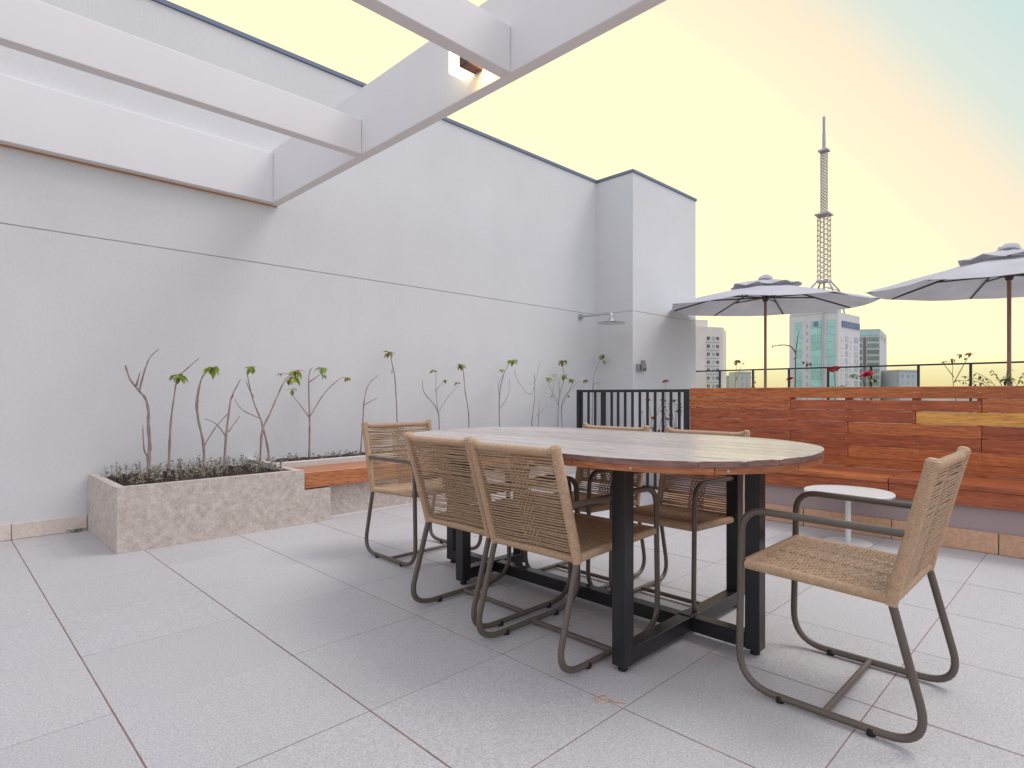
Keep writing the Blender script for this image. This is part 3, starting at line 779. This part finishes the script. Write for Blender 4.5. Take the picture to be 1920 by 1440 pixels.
SAPLINGS = [
(5.15,[[(1.21,0.41),(1.21,0.57),(1.22,0.66),(1.21,0.83),(1.21,0.92),(1.19,1.02),(1.15,1.08),(1.09,1.17),(1.06,1.27)],[(1.21,0.57),(1.18,0.64),(1.17,0.82)],[(1.15,1.08),(1.17,1.18),(1.19,1.27),(1.22,1.34),(1.27,1.4)],[(1.13,1.12),(1.14,1.22)]],[]),
(5.2,[[(1.36,0.47),(1.37,0.65),(1.38,0.87),(1.4,1.02),(1.42,1.19)],[(1.42,1.19),(1.49,1.27),(1.55,1.34)]],[(1.42,1.21,1)]),
(5.15,[[(1.6,0.42),(1.6,0.63),(1.56,0.87),(1.56,1.02),(1.58,1.17),(1.62,1.24),(1.65,1.26)],[(1.56,0.87),(1.53,0.97),(1.54,1.12)],[(1.6,0.63),(1.68,0.79),(1.76,0.9)]],[(1.66,1.27,1)]),
(5.2,[[(1.77,0.42),(1.79,0.7),(1.82,0.94),(1.84,1.04),(1.91,1.18)],[(1.79,0.7),(1.7,0.81),(1.6,0.86)],[(1.84,1.03),(1.83,1.07)],[(1.81,0.74),(1.92,0.87)]],[]),
(5.2,[[(2.07,0.39),(2.08,0.67),(2.1,0.77),(2.16,0.89),(2.23,1.04),(2.3,1.19),(2.38,1.24)],[(2.17,0.39),(2.13,0.63),(2.1,0.77),(2.08,0.84),(2.02,1.01),(1.97,1.25)],[(2.08,0.84),(1.93,0.92),(1.87,1.01)],[(2.02,1.03),(1.97,1.09),(1.92,1.17)]],[(2.41,1.27,1),(2.37,1.21,1),(1.99,1.29,0.8),(2.25,1.24,0.5),(2.32,1.18,0.6)]),
(5.4,[[(2.62,0.42),(2.62,0.71),(2.62,0.83),(2.61,1.22),(2.65,1.31)],[(2.62,0.83),(2.54,0.95),(2.46,1.07)],[(2.62,0.83),(2.78,1.07),(2.94,1.21),(2.99,1.22)],[(2.62,1.17),(2.73,1.26)]],[(2.46,1.1,0.7),(3.01,1.22,0.7),(2.74,1.31,0.9),(2.76,1.24,0.6)]),
(5.4,[[(3.17,0.43),(3.2,0.75),(3.21,0.99),(3.26,1.15),(3.38,1.25)],[(3.21,0.94),(3.33,1.02)]],[]),
(5.4,[[(3.63,0.53),(3.6,1.16),(3.54,1.41),(3.53,1.49)],[(3.55,1.28),(3.52,1.33)]],[(3.53,1.5,1)]),
(5.4,[[(4.17,0.54),(4.17,0.84),(3.97,1.07),(3.96,1.21)],[(4.17,0.84),(4.13,1.09),(4.12,1.31)],[(4.17,0.84),(4.29,1.01),(4.42,1.15)],[(4.13,1.09),(4.28,1.21)]],[(4.12,1.32,0.7),(4.43,1.19,0.7),(4.28,1.22,0.6)]),
(5.4,[[(4.63,0.51),(4.62,0.81),(4.58,1.09),(4.54,1.32),(4.5,1.37)]],[(4.5,1.4,1)]),
(5.4,[[(5.15,0.49),(5.14,1.0),(5.2,1.27),(5.24,1.35),(5.33,1.47)],[(5.14,1.0),(5.09,1.18),(5.19,1.35)],[(5.15,0.87),(5.26,1.05),(5.27,1.25)]],[(5.35,1.49,1),(5.19,1.37,0.6)]),
(5.4,[[(5.75,0.45),(5.73,0.67),(5.78,1.0),(5.78,1.33)],[(5.78,1.14),(5.7,1.05),(5.51,1.23),(5.46,1.37)],[(5.78,1.19),(5.85,1.31),(5.92,1.5)],[(5.82,0.45),(5.83,0.66),(5.8,0.95)],[(5.83,0.76),(6.05,0.9)]],[]),
(5.4,[[(6.25,0.43),(6.29,0.99),(6.39,1.26),(6.35,1.47)],[(6.39,0.42),(6.37,0.9),(6.62,1.15),(6.83,1.25)],[(6.3,1.04),(6.21,1.27)],[(6.27,0.9),(6.07,1.24)],[(6.37,0.9),(6.58,1.22)]],[(6.36,1.52,1.1),(6.41,1.32,0.9),(6.04,1.27,0.8),(6.2,1.32,0.6),(6.58,1.26,0.8),(6.84,1.26,0.7),(6.46,1.03,0.4),(6.16,1.03,0.4)]),
(5.4,[[(7.04,0.62),(7.06,1.15),(7.12,1.42),(7.25,1.59)],[(7.07,1.2),(7.16,1.24)]],[(7.29,1.64,1.1),(7.33,1.55,0.7)]),
]
SLAB = ['tall bare sapling forked like a Y, leftmost in the concrete planter',
        'sapling with one leafy tuft and a bare side twig, second in the concrete planter',
        'slender sapling curving right to a drooping tuft, third in the concrete planter',
        'leafless sapling with a stubby broken tip in the middle of the concrete planter',
        'crossed twin-stemmed sapling with several green tufts at the right end of the concrete planter',
        'three-branched sapling with leaves on each arm, just behind the slab bench',
        'bare sapling bending to the right just left of the far left armchair',
        'tall sapling with a single green tuft rising behind the far left armchair',
        'candelabra sapling with small leaves behind the left end of the table',
        'thin single-stem sapling with a russet-edged tuft, right of the candelabra sapling',
        'slim sapling with two tufts, one above the other, behind the middle of the table',
        'leafless many-twigged sapling behind the middle of the table',
        'bushiest sapling with many green and red leaves, just left of the black railing',
        'tall sapling with a large drooping tuft in the wall corner behind the black railing']
rs = random.Random(21)
def smooth_path(pts, k=4):
    if len(pts) < 3: return pts
    out = []
    n = len(pts)
    for i in range(n - 1):
        p0, p1, p2, p3 = pts[max(i - 1, 0)], pts[i], pts[i + 1], pts[min(i + 2, n - 1)]
        for j in range(k):
            t = j / k
            out.append(.5 * ((2 * p1) + (p2 - p0) * t + (2 * p0 - 5 * p1 + 4 * p2 - p3) * t * t + (3 * p1 - p0 - 3 * p2 + p3) * t ** 3))
    out.append(pts[-1]); return out
def tuft(root, c, s, nleaf, mats, spread=1.0):
    for q in range(nleaf):
        a0 = q * 2.399 + rs.random(); el = rs.uniform(-.75, .55)
        inst('leaf', rs.choice(mats), root, Vector(c) - root.location, (rs.uniform(-.5, .5), -el, a0), [s * rs.uniform(.65, 1.05)] * 3)
for i, (Y, brs, lfs) in enumerate(SAPLINGS):
    base = brs[0][0]
    zb = .40 if Y < 5.3 else .43
    root = empty('sapling', (base[0], Y, zb), SLAB[i], 'sapling', 'young saplings along the white wall')
    bark = M['bark'] if i < 7 else M['bark2']
    lead = {}
    for k, br in enumerate(brs):
        depth = rs.uniform(-.10, .10) if k else 0
        pts = []
        for q, (x, z) in enumerate(br):
            t = q / (len(br) - 1)
            pts.append(Vector((x, Y + depth * t + (rs.uniform(-.012, .012) if q else 0), z)))
        is_root = (k == 0) or br[0][1] < .5
        if is_root: pts[0].z = zb - .02
        th = (.011 if i < 6 else .0085) * (1.0 if is_root else .55)
        if i == 0: th *= 1.35
        sp = smooth_path(pts)
        rr = [max(.0028, th * (1 - .62 * q / (len(sp) - 1)) * (1 + .18 * math.sin(q * 1.9 + k))) for q in range(len(sp))]
        MB().tube(sp, rr, 7).build('stem' if is_root else 'branch', bark, root, True)
    for (x, z, s) in lfs:
        near = min((abs(br[-1][0] - x) + abs(br[-1][1] - z), br[-1]) for br in brs)[1]
        c = (x, Y + rs.uniform(-.03, .03), z)
        MB().tube([(near[0], Y, near[1]), (x, c[1], z)], .003, 5).build('branch', bark, root, True)
        tuft(root, c, s, 11 if s > .75 else 6, [LEAF[0], LEAF[0], LEAF[0], LEAF[1], LEAF[1], LEAF[1], LEAF[2] if i > 3 else LEAF[0]])

# low ground cover in the planters: nobody could count it
def cover(name, x0, x1, y0, y1, z, n, hmax, m, seed):
    r4 = random.Random(seed); b = MB()
    for k in range(n):
        cx_, cy_ = r4.uniform(x0, x1), r4.uniform(y0, y1)
        h = r4.uniform(.25, 1) * hmax
        dx, dy = r4.uniform(-.3, .3) * h, r4.uniform(-.3, .3) * h
        b.tube([(cx_, cy_, z - .01), (cx_ + dx * .6, cy_ + dy * .6, z + h * .6), (cx_ + dx, cy_ + dy, z + h)], .0018, 3, cap=False)
        for q in range(r4.randint(7, 12)):
            t = r4.uniform(.25, 1.05)
            p = Vector((cx_ + dx * t, cy_ + dy * t, z + h * t))
            a = r4.uniform(0, 6.28); L = r4.uniform(.012, .03)
            d = Vector((math.cos(a), math.sin(a), r4.uniform(-.2, .9))).normalized(); s_ = d.cross(Vector((0, 0, 1))).normalized()
            b.poly([p, p + d * L * .5 + s_ * L * .38, p + d * L, p + d * L * .5 - s_ * L * .38])
    o = b.build(name, m); return o
tag(cover('ground_cover', .99, 2.1, 4.75, 5.55, .405, 210, .13, M['cover'], 5), 'low dull green creeping plants on the soil of the concrete planter', 'ground cover', kind='stuff')
tag(cover('ground_cover', 2.2, 5.4, 5.12, 5.5, .435, 130, .06, M['cover'], 6), 'sparse low plants along the strip behind the slab bench', 'ground cover', kind='stuff')
gw = empty('weed', (1.18, 4.74, .40), 'bright green weed at the front of the concrete planter', 'weed')
tuft(gw, (1.18, 4.74, .42), .6, 7, [LEAF[0]])
gs = empty('grass_tuft', (.83, 5.56, 0), 'dark green grass tuft in the corner of wall and planter', 'grass')
for q in range(14):
    a = rs.uniform(0, 6.28)
    MB().tube([(.80 + q * .004, 5.56, .001), (.80 + q * .004 + .02 * math.cos(a), 5.56 + .012 * math.sin(a), .018), (.80 + q * .004 + .05 * math.cos(a), 5.56 + .02 * math.sin(a), .022)], .002, 3).build('blade', M['leaf_dark'], gs)

# a dry curled twig lying on the floor in front of the table
tw = empty('dry_twig', (1.665, 1.235, 0), 'small orange curled twig lying on the floor tiles near the front table leg', 'twig')
tp = [Vector((1.665 + .028 * math.cos(a) * (1 - a * .02), 1.235 + .02 * math.sin(a) * (1 + a * .05), .0035 + .002 * math.sin(3 * a))) for a in [k * .45 for k in range(13)]]
MB().tube(tp + [Vector((1.68, 1.19, .004)), Vector((1.70, 1.16, .003))], .0022, 5).build('stem', M['granite'], tw, True)

# ------------------------------------------------------------------ planting behind the red bench
fb = empty('flower_planter', (6.2, 1.0, .42), 'long pale planter trough behind the red bench backrest', 'planter')
MB().box(6.0, -3.0, .421, 6.04, 2.9, .80).box(6.40, -3.0, .421, 6.44, 2.9, .80).box(6.041, 2.85, .421, 6.399, 2.899, .7995).box(6.041, -3.0, .421, 6.399, -2.95, .7995).build('trough', M['rim'], fb)
soil(6.035, -2.96, 6.405, 2.86, .76, 60, 6, .02).build('soil', M['soil'], fb, True)
ROSE = MB()
r5 = random.Random(4)
for ring, (nr, rad, el, L) in enumerate(((3, .004, 1.25, .026), (5, .008, .9, .034), (6, .011, .5, .038), (7, .013, .1, .04))):
    for q in range(nr):
        a = 6.283 * q / nr + ring; c = Vector((rad * math.cos(a), rad * math.sin(a), 0))
        d = Vector((math.cos(a) * math.cos(el), math.sin(a) * math.cos(el), math.sin(el))); s_ = Vector((-math.sin(a), math.cos(a), 0))
        up = s_.cross(d) * -1
        ROSE.poly([c - s_ * .006, c + s_ * .006, c + d * L * .6 + s_ * L * .5, c + d * L + s_ * L * .2 - up * .004, c + d * L - s_ * L * .2 - up * .004, c + d * L * .6 - s_ * L * .5])
ROSE = ROSE.mesh('bloom', M['rose'])
def bush(name, label, cat, stems, blooms, leaves, stem_m, leaf_m, bloom_me=None, th=.006, grp=None):
    x0, y0, z0 = stems[0][0]
    root = empty(name, (x0, y0, z0), label, cat, grp)
    for s in stems:
        MB().tube(smooth_path([Vector(p) for p in s]), th, 6, taper=th * .4).build('stem', stem_m, root, True)
    for (p, s) in blooms: inst('bloom', bloom_me, root, Vector(p) - root.location, (rs.uniform(-.4, .4), rs.uniform(-.4, .4), rs.uniform(0, 6)), (s, s, s))
    for (p, s, n) in leaves: tuft(root, p, s, n, leaf_m)
    return root
LD = [LEAF[3], LEAF[0]]
bush('rose_bush', 'red rose beside the tall bare stem, low behind the red bench', 'rose bush', [[(6.2, 2.256, .77), (6.21, 2.27, 1.0), (6.2, 2.256, 1.19)]], [((6.2, 2.256, 1.20), 1.0)], [((6.2, 2.26, 1.08), .5, 4)], M['leaf_dark'], LD, ROSE, grp='red roses behind the bench')
bush('rose_bush', 'highest red rose, just above the guard rail line in front of the white tower', 'rose bush', [[(6.2, 1.87, .77), (6.2, 1.84, 1.05), (6.2, 1.851, 1.28)]], [((6.2, 1.851, 1.29), 1.0)], [((6.2, 1.823, 1.12), .9, 9), ((6.2, 1.86, 1.10), .7, 6)], M['leaf_dark'], LD, ROSE, grp='red roses behind the bench')
bush('rose_bush', 'wide red rose on the right, in front of the green glass building', 'rose bush', [[(6.2, 1.55, .77), (6.2, 1.54, 1.05), (6.2, 1.565, 1.22)], [(6.2, 1.54, 1.0), (6.22, 1.62, 1.2), (6.22, 1.70, 1.235)]], [((6.2, 1.57, 1.235), 1.25)], [((6.2, 1.535, 1.19), .7, 6), ((6.2, 1.54, 1.13), .5, 4), ((6.22, 1.70, 1.24), .6, 6), ((6.22, 1.66, 1.22), .4, 4)], M['leaf_dark'], LD, ROSE, grp='red roses behind the bench')
bush('tall_stem', 'tall thin brown stem with a dry side twig beside the left of the white tower', 'plant', [[(6.25, 2.23, .77), (6.25, 2.228, 1.15), (6.25, 2.218, 1.51), (6.25, 2.19, 1.69)], [(6.25, 2.218, 1.46), (6.25, 2.27, 1.54), (6.25, 2.36, 1.56), (6.25, 2.46, 1.555)]], [], [((6.25, 2.10, 1.36), .6, 6), ((6.25, 2.15, 1.38), .4, 4), ((6.25, 2.23, 1.42), .4, 3), ((6.25, 2.17, 1.62), .3, 3), ((6.25, 2.38, 1.56), .25, 4), ((6.25, 2.45, 1.555), .25, 4)], M['dry'], [LEAF[3], LEAF[2]], th=.008)
bush('dry_plant', 'withered pinkish flower head left of the first parasol pole', 'plant', [[(6.2, 2.80, .77), (6.2, 2.83, 1.1), (6.2, 2.81, 1.40)], [(6.2, 2.82, 1.2), (6.2, 2.76, 1.36)]], [], [((6.2, 2.80, 1.42), .55, 9), ((6.2, 2.82, 1.39), .4, 6), ((6.2, 2.74, 1.385), .25, 5)], M['dry'], [LEAF[2]], th=.004)
bush('dry_plant', 'dark reddish leafy shoot against the guard rail, left of the first parasol pole', 'plant', [[(6.2, 2.63, .77), (6.2, 2.64, 1.0), (6.2, 2.632, 1.24)]], [], [((6.2, 2.632, 1.24), .4, 6), ((6.2, 2.63, 1.19), .45, 6), ((6.2, 2.632, 1.14), .45, 6)], M['dry'], [LEAF[2], LEAF[3]], th=.005)
bush('dry_plant', 'branching shoot with dry brown flower clusters above the guard rail on the right', 'plant', [[(6.2, .86, .77), (6.2, .92, 1.1), (6.2, .93, 1.33)], [(6.2, .92, 1.15), (6.2, .84, 1.33), (6.2, .80, 1.40)], [(6.2, .92, 1.2), (6.2, 1.0, 1.33)]], [], [((6.2, .93, 1.355), .5, 7), ((6.2, .87, 1.39), .5, 8), ((6.2, .81, 1.40), .5, 8), ((6.2, .99, 1.335), .4, 6), ((6.2, .84, 1.36), .35, 6)], M['dry'], [LEAF[2]], th=.004)
fr = []
lv = []
for k in range(9):
    a = -1.25 + k * .31
    pts = [(6.2, .56, .77), (6.2 + .02 * k - .08, .56 + .13 * math.sin(a) * 1.2, 1.12), (6.2 + .02 * k - .08, .56 + .38 * math.sin(a), 1.13 + .13 * math.cos(a))]
    fr.append(pts)
    for t in (.35, .55, .75, .95):
        q = Vector(pts[1]).lerp(Vector(pts[2]), t); lv.append((tuple(q), .42, 3))
lv.append(((6.2, .57, 1.18), .8, 9))
bush('feathery_shrub', 'feathery green shrub at the foot of the right parasol pole', 'shrub', fr, [], lv, M['leaf_dark'], [LEAF[0], LEAF[3], LEAF[3]], th=.004)
OR = ROSE.copy(); OR.materials.clear(); OR.materials.append(M['orange']); OR.name = 'bloom'
stems, bl, lv = [], [], []
for k in range(34):
    y = 3.10 + k * .025 + rs.uniform(-.03, .03); x = rs.uniform(6.05, 6.6); h = rs.uniform(.55, .95)
    stems.append([(x, y, .30), (x + rs.uniform(-.05, .05), y + rs.uniform(-.05, .05), .30 + h * .4), (x + rs.uniform(-.08, .08), y + rs.uniform(-.08, .08), .32 + h * .75)])
    for t in (1, 2):
        p = stems[-1][t]; lv.append((p, rs.uniform(.25, .42), 4))
    if k % 3 == 0: bl.append((stems[-1][2], .75))
    if k % 4 == 1: bl.append((stems[-1][1], .55))
stems.append([(6.2, 3.65, .3), (6.2, 3.67, .8), (6.2, 3.673, 1.19)]); bl.append(((6.2, 3.673, 1.20), .8))
ob = bush('flowering_shrub', 'straggly shrub with orange and yellow blooms behind the black railing', 'shrub', stems, bl, lv, M['dry'], [LEAF[2], LEAF[3], LEAF[0]], OR, th=.004)
sp_ = empty('shrub_planter', (6.32, 3.5, 0), 'pale planter box holding the orange flowering shrub behind the railing', 'planter')
MB().box(6.0, 3.05, .001, 6.66, 4.0, .31, bev=.004).build('trough', M['rim'], sp_)
soil(6.03, 3.08, 6.63, 3.97, .312, 12, 12, .012).build('soil', M['soil'], sp_, True)

# ------------------------------------------------------------------ city beyond
def yawbox(name, m, parent, cx_, cy_, ang, x0, y0, z0, x1, y1, z1):
    """box given in a frame whose origin is (cx,cy) and whose x axis points along ang"""
    ca, sa = math.cos(ang), math.sin(ang)
    b = MB().box(x0, y0, z0, x1, y1, z1)
    for v in b.bm.verts: v.co = Vector((cx_ + v.co.x * ca - v.co.y * sa, cy_ + v.co.x * sa + v.co.y * ca, v.co.z))
    return b.build(name, m, parent)
GZ0 = -46
Rv = Vector((.7096, -.7046)); Fv = Vector((.7046, .7096))
def wp(u, d): return Fv * d + Rv * (u * d)
AR = math.atan2(Rv.y, Rv.x)                 # direction "to the right" seen from the terrace
# white tower with teal glass: corner towards us
c = wp(.5518, 260)
t1 = empty('office_tower', (c.x, c.y, GZ0), 'tall white office tower with teal glass strips carrying the antenna mast', 'building')
aL = AR + math.pi - R(-27)                  # left facade runs away to the left
aL = math.atan2((wp(.4689, 274) - c).y, (wp(.4689, 274) - c).x); wl = (wp(.4689, 274) - c).length
aRt = math.atan2((wp(.5879, 276) - c).y, (wp(.5879, 276) - c).x); wr = (wp(.5879, 276) - c).length
TOPZ = 37.0
def quadprism(name, m, parent, pts, z0, z1): return MB().prism([tuple(p) for p in pts], z0, z1).build(name, m, parent)
pL = c + Vector((math.cos(aL), math.sin(aL))) * wl; pR = c + Vector((math.cos(aRt), math.sin(aRt))) * wr
quadprism('body', M['bwhite'], t1, [c, pR, pR + (pL - c), pL], GZ0, TOPZ)
def fac(name, m, parent, p, q, s0, s1, z0, z1, out=.25, deep=.3):
    d = (q - p); n = Vector((d.y, -d.x)).normalized()
    if n.dot(p) > 0: n = -n
    a, b_ = p + d * s0, p + d * s1
    return quadprism(name, m, parent, [a + n * out, b_ + n * out, b_ - n * deep, a - n * deep], z0, z1)
# left facade: s from the near corner (right) to the far left end
for s0, s1 in ((.06, .22), (.33, .545), (.74, .88)):
    for k in range(17):
        z1 = TOPZ - 3.2 - k * 3.3
        fac('glass_panel', M['bglass'], t1, c, pL, s0, s1, z1 - 3.12, z1, .2)
fac('fin', M['bgrey'], t1, c, pL, .285, .305, GZ0, TOPZ + 1.0, .9)
fac('parapet', M['bwhite'], t1, c, pL, .30, .98, TOPZ, TOPZ + 1.2, .3, 4)
fac('parapet', M['bgrey'], t1, c, pL, .02, .28, TOPZ, TOPZ + 1.6, .3, 6)
for k in range(14): fac('window', M['bwin2'], t1, c, pL, .61, .64, TOPZ - 6 - k * 3.3, TOPZ - 4.6 - k * 3.3, .12)
fac('emblem', M['bsign'], t1, c, pL, .40, .48, TOPZ - 5.6, TOPZ - 3.6, .5)
# right facade
fac('sign', M['bsign'], t1, c, pR, .15, .97, TOPZ - 6.2, TOPZ - 3.6, .4)
for s0, s1, mm in ((.12, .24, 'bcream'), (.33, .42, 'bwin2'), (.52, .62, 'bcream'), (.74, .92, 'bwin2')):
    for k in range(12): fac('window', M[mm], t1, c, pR, s0, s1, TOPZ - 12.5 - k * 3.3, TOPZ - 10.2 - k * 3.3, .15)
# second tower
c2 = wp(.622, 296)
t2 = empty('green_tower', (c2.x, c2.y, GZ0), 'grey office block with a dark green glazed face right of the white tower', 'building')
pL2 = wp(.572, 300); pR2 = wp(.6335, 330)
quadprism('body', M['bgrey'], t2, [c2, pR2, pR2 + (pL2 - c2), pL2], GZ0, 33.5)
for s0, s1 in ((.03, .42), (.60, .98)):
    for k in range(13): fac('glass_panel', M['bglass2'], t2, c2, pL2, s0, s1, 27.4 - k * 3.2, 29.4 - k * 3.2, .2)
fac('recess', M['bwin'], t2, c2, pL2, .46, .56, -10, 29.4, .15)
fac('fascia', M['bglass'], t2, c2, pL2, .05, .95, 30.4, 32.2, .2)
for s0 in (.2, .6): fac('window', M['bwin'], t2, c2, pR2, s0, s0 + .2, 29, 31, .15)
# apartment block beside the pillar
c3 = wp(.3571, 232)
t3 = empty('apartment_block', (c3.x, c3.y, GZ0), 'cream apartment block with dark window pairs just right of the white pillar', 'building')
pL3 = wp(.285, 226); pR3 = wp(.3625, 250)
quadprism('body', M['bcream'], t3, [c3, pR3, pR3 + (pL3 - c3), pL3], GZ0, 27.0)
quadprism('roof_block', M['bcream'], t3, [wp(.331, 236), wp(.331, 244), wp(.29, 244), wp(.29, 232)], 27.0, 30.4)
for k in range(11):
    z = 23.2 - k * 3.1
    for s0, s1, mm in ((.10, .17, 'bwin'), (.20, .27, 'bwin2'), (.32, .39, 'bwin'), (.62, .67, 'bcream')):
        fac('window', M[mm], t3, c3, pL3, s0, s1, z - 1.2, z, .1)
    fac('sill', M['bgrey'], t3, c3, pL3, .09, .40, z - 2.2, z - 1.5, .3)
# low far blocks between
def low_block(name, label, u0, u1, d, z1, m, wins):
    p, q = wp(u0, d), wp(u1, d + 4)
    e = empty(name, (p.x, p.y, GZ0), label, 'building')
    back = Fv * 14
    quadprism('body', M[m], e, [p, q, q + back, p + back], GZ0, z1)
    quadprism('parapet', M[m], e, [p - Fv * .3, q - Fv * .3, q + back, p + back], z1 + .02, z1 + .8)
    for s0 in wins:
        for k in range(4): fac('window', M['bwin2'], e, p, q, s0, s0 + .09, z1 - 3.2 - k * 3.1, z1 - 1.6 - k * 3.1, .12)
low_block('city_block', 'tan low city block seen through the guard rail beside the cream apartments', .353, .384, 300, 9.5, 'bpink', (.15, .45, .75))
low_block('city_block', 'narrow grey city block seen through the guard rail left of the first parasol pole', .385, .404, 280, 10.8, 'bgrey', (.2, .6))
low_block('city_block', 'small pinkish house roofline right of the green glazed block', .634, .657, 310, 7.6, 'bpink', (.2, .6))
low_block('city_block', 'pale blue-grey block ending at the tall guard rail post on the right', .655, .688, 290, 12.0, 'bgrey', (.12, .4, .68))

# antenna mast on the tower roof
mp_ = wp(.5275, 281)
at = empty('antenna_mast', (mp_.x, mp_.y, TOPZ), 'tall steel lattice antenna mast rising from the white tower roof', 'antenna')
def lattice(name, w, z0, z1, nb, th):
    b = MB()
    cs = [Vector((mp_.x + sx * w / 2, mp_.y + sy * w / 2, 0)) for sx, sy in ((-1, -1), (1, -1), (1, 1), (-1, 1))]
    for q in cs: b.tube([(q.x, q.y, z0), (q.x, q.y, z1)], th * 1.3, 5)
    for k in range(nb):
        za, zb = z0 + (z1 - z0) * k / nb, z0 + (z1 - z0) * (k + 1) / nb
        for i in range(4):
            p, q = cs[i], cs[(i + 1) % 4]
            b.tube([(p.x, p.y, za), (q.x, q.y, zb)], th * .7, 4); b.tube([(q.x, q.y, za), (p.x, p.y, zb)], th * .7, 4)
            b.tube([(p.x, p.y, zb), (q.x, q.y, zb)], th * .7, 4)
    b.tube([(mp_.x, mp_.y, z0), (mp_.x, mp_.y, z1)], th * 1.6, 6)
    return b.build(name, M['mast'], at)
def Z(y): return EYE + (738 - y) / 1109 * 281
lattice('lower_lattice', 4.6, Z(527), Z(404), 13, .155)
lattice('upper_lattice', 2.3, Z(402), Z(284), 20, .13)
for y, w in ((528, 5.6), (403, 6.4), (283, 4.2)):
    MB().box(mp_.x - w / 2, mp_.y - w / 2, Z(y) - .4, mp_.x + w / 2, mp_.y + w / 2, Z(y) + .4).build('platform', M['mast'], at)
MB().tube([(mp_.x, mp_.y, Z(283)), (mp_.x, mp_.y, Z(250)), (mp_.x, mp_.y, Z(249)), (mp_.x, mp_.y, Z(219))], [.75, .75, .6, .6], 10).build('spire', M['mast'], at, True)
for sx, sy in ((-1, -1), (1, -1), (1, 1), (-1, 1)):
    MB().tube([(mp_.x + sx * 2.3, mp_.y + sy * 2.3, Z(528)), (mp_.x + sx * 5.2, mp_.y + sy * 5.2, Z(545)), (mp_.x + sx * 7.2, mp_.y + sy * 7.2, TOPZ + .1)], .42, 6).build('splayed_leg', M['mast'], at)
    MB().tube([(mp_.x + sx * 1.0, mp_.y + sy * 1.0, Z(540)), (mp_.x + sx * 5.2, mp_.y + sy * 5.2, Z(545))], .22, 5).build('brace', M['mast'], at)
MB().tube([(mp_.x, mp_.y, TOPZ), (mp_.x, mp_.y, Z(528))], .5, 6).build('core', M['mast'], at)

for o in bpy.data.objects:
    if o.type == 'MESH': o.visible_shadow = True
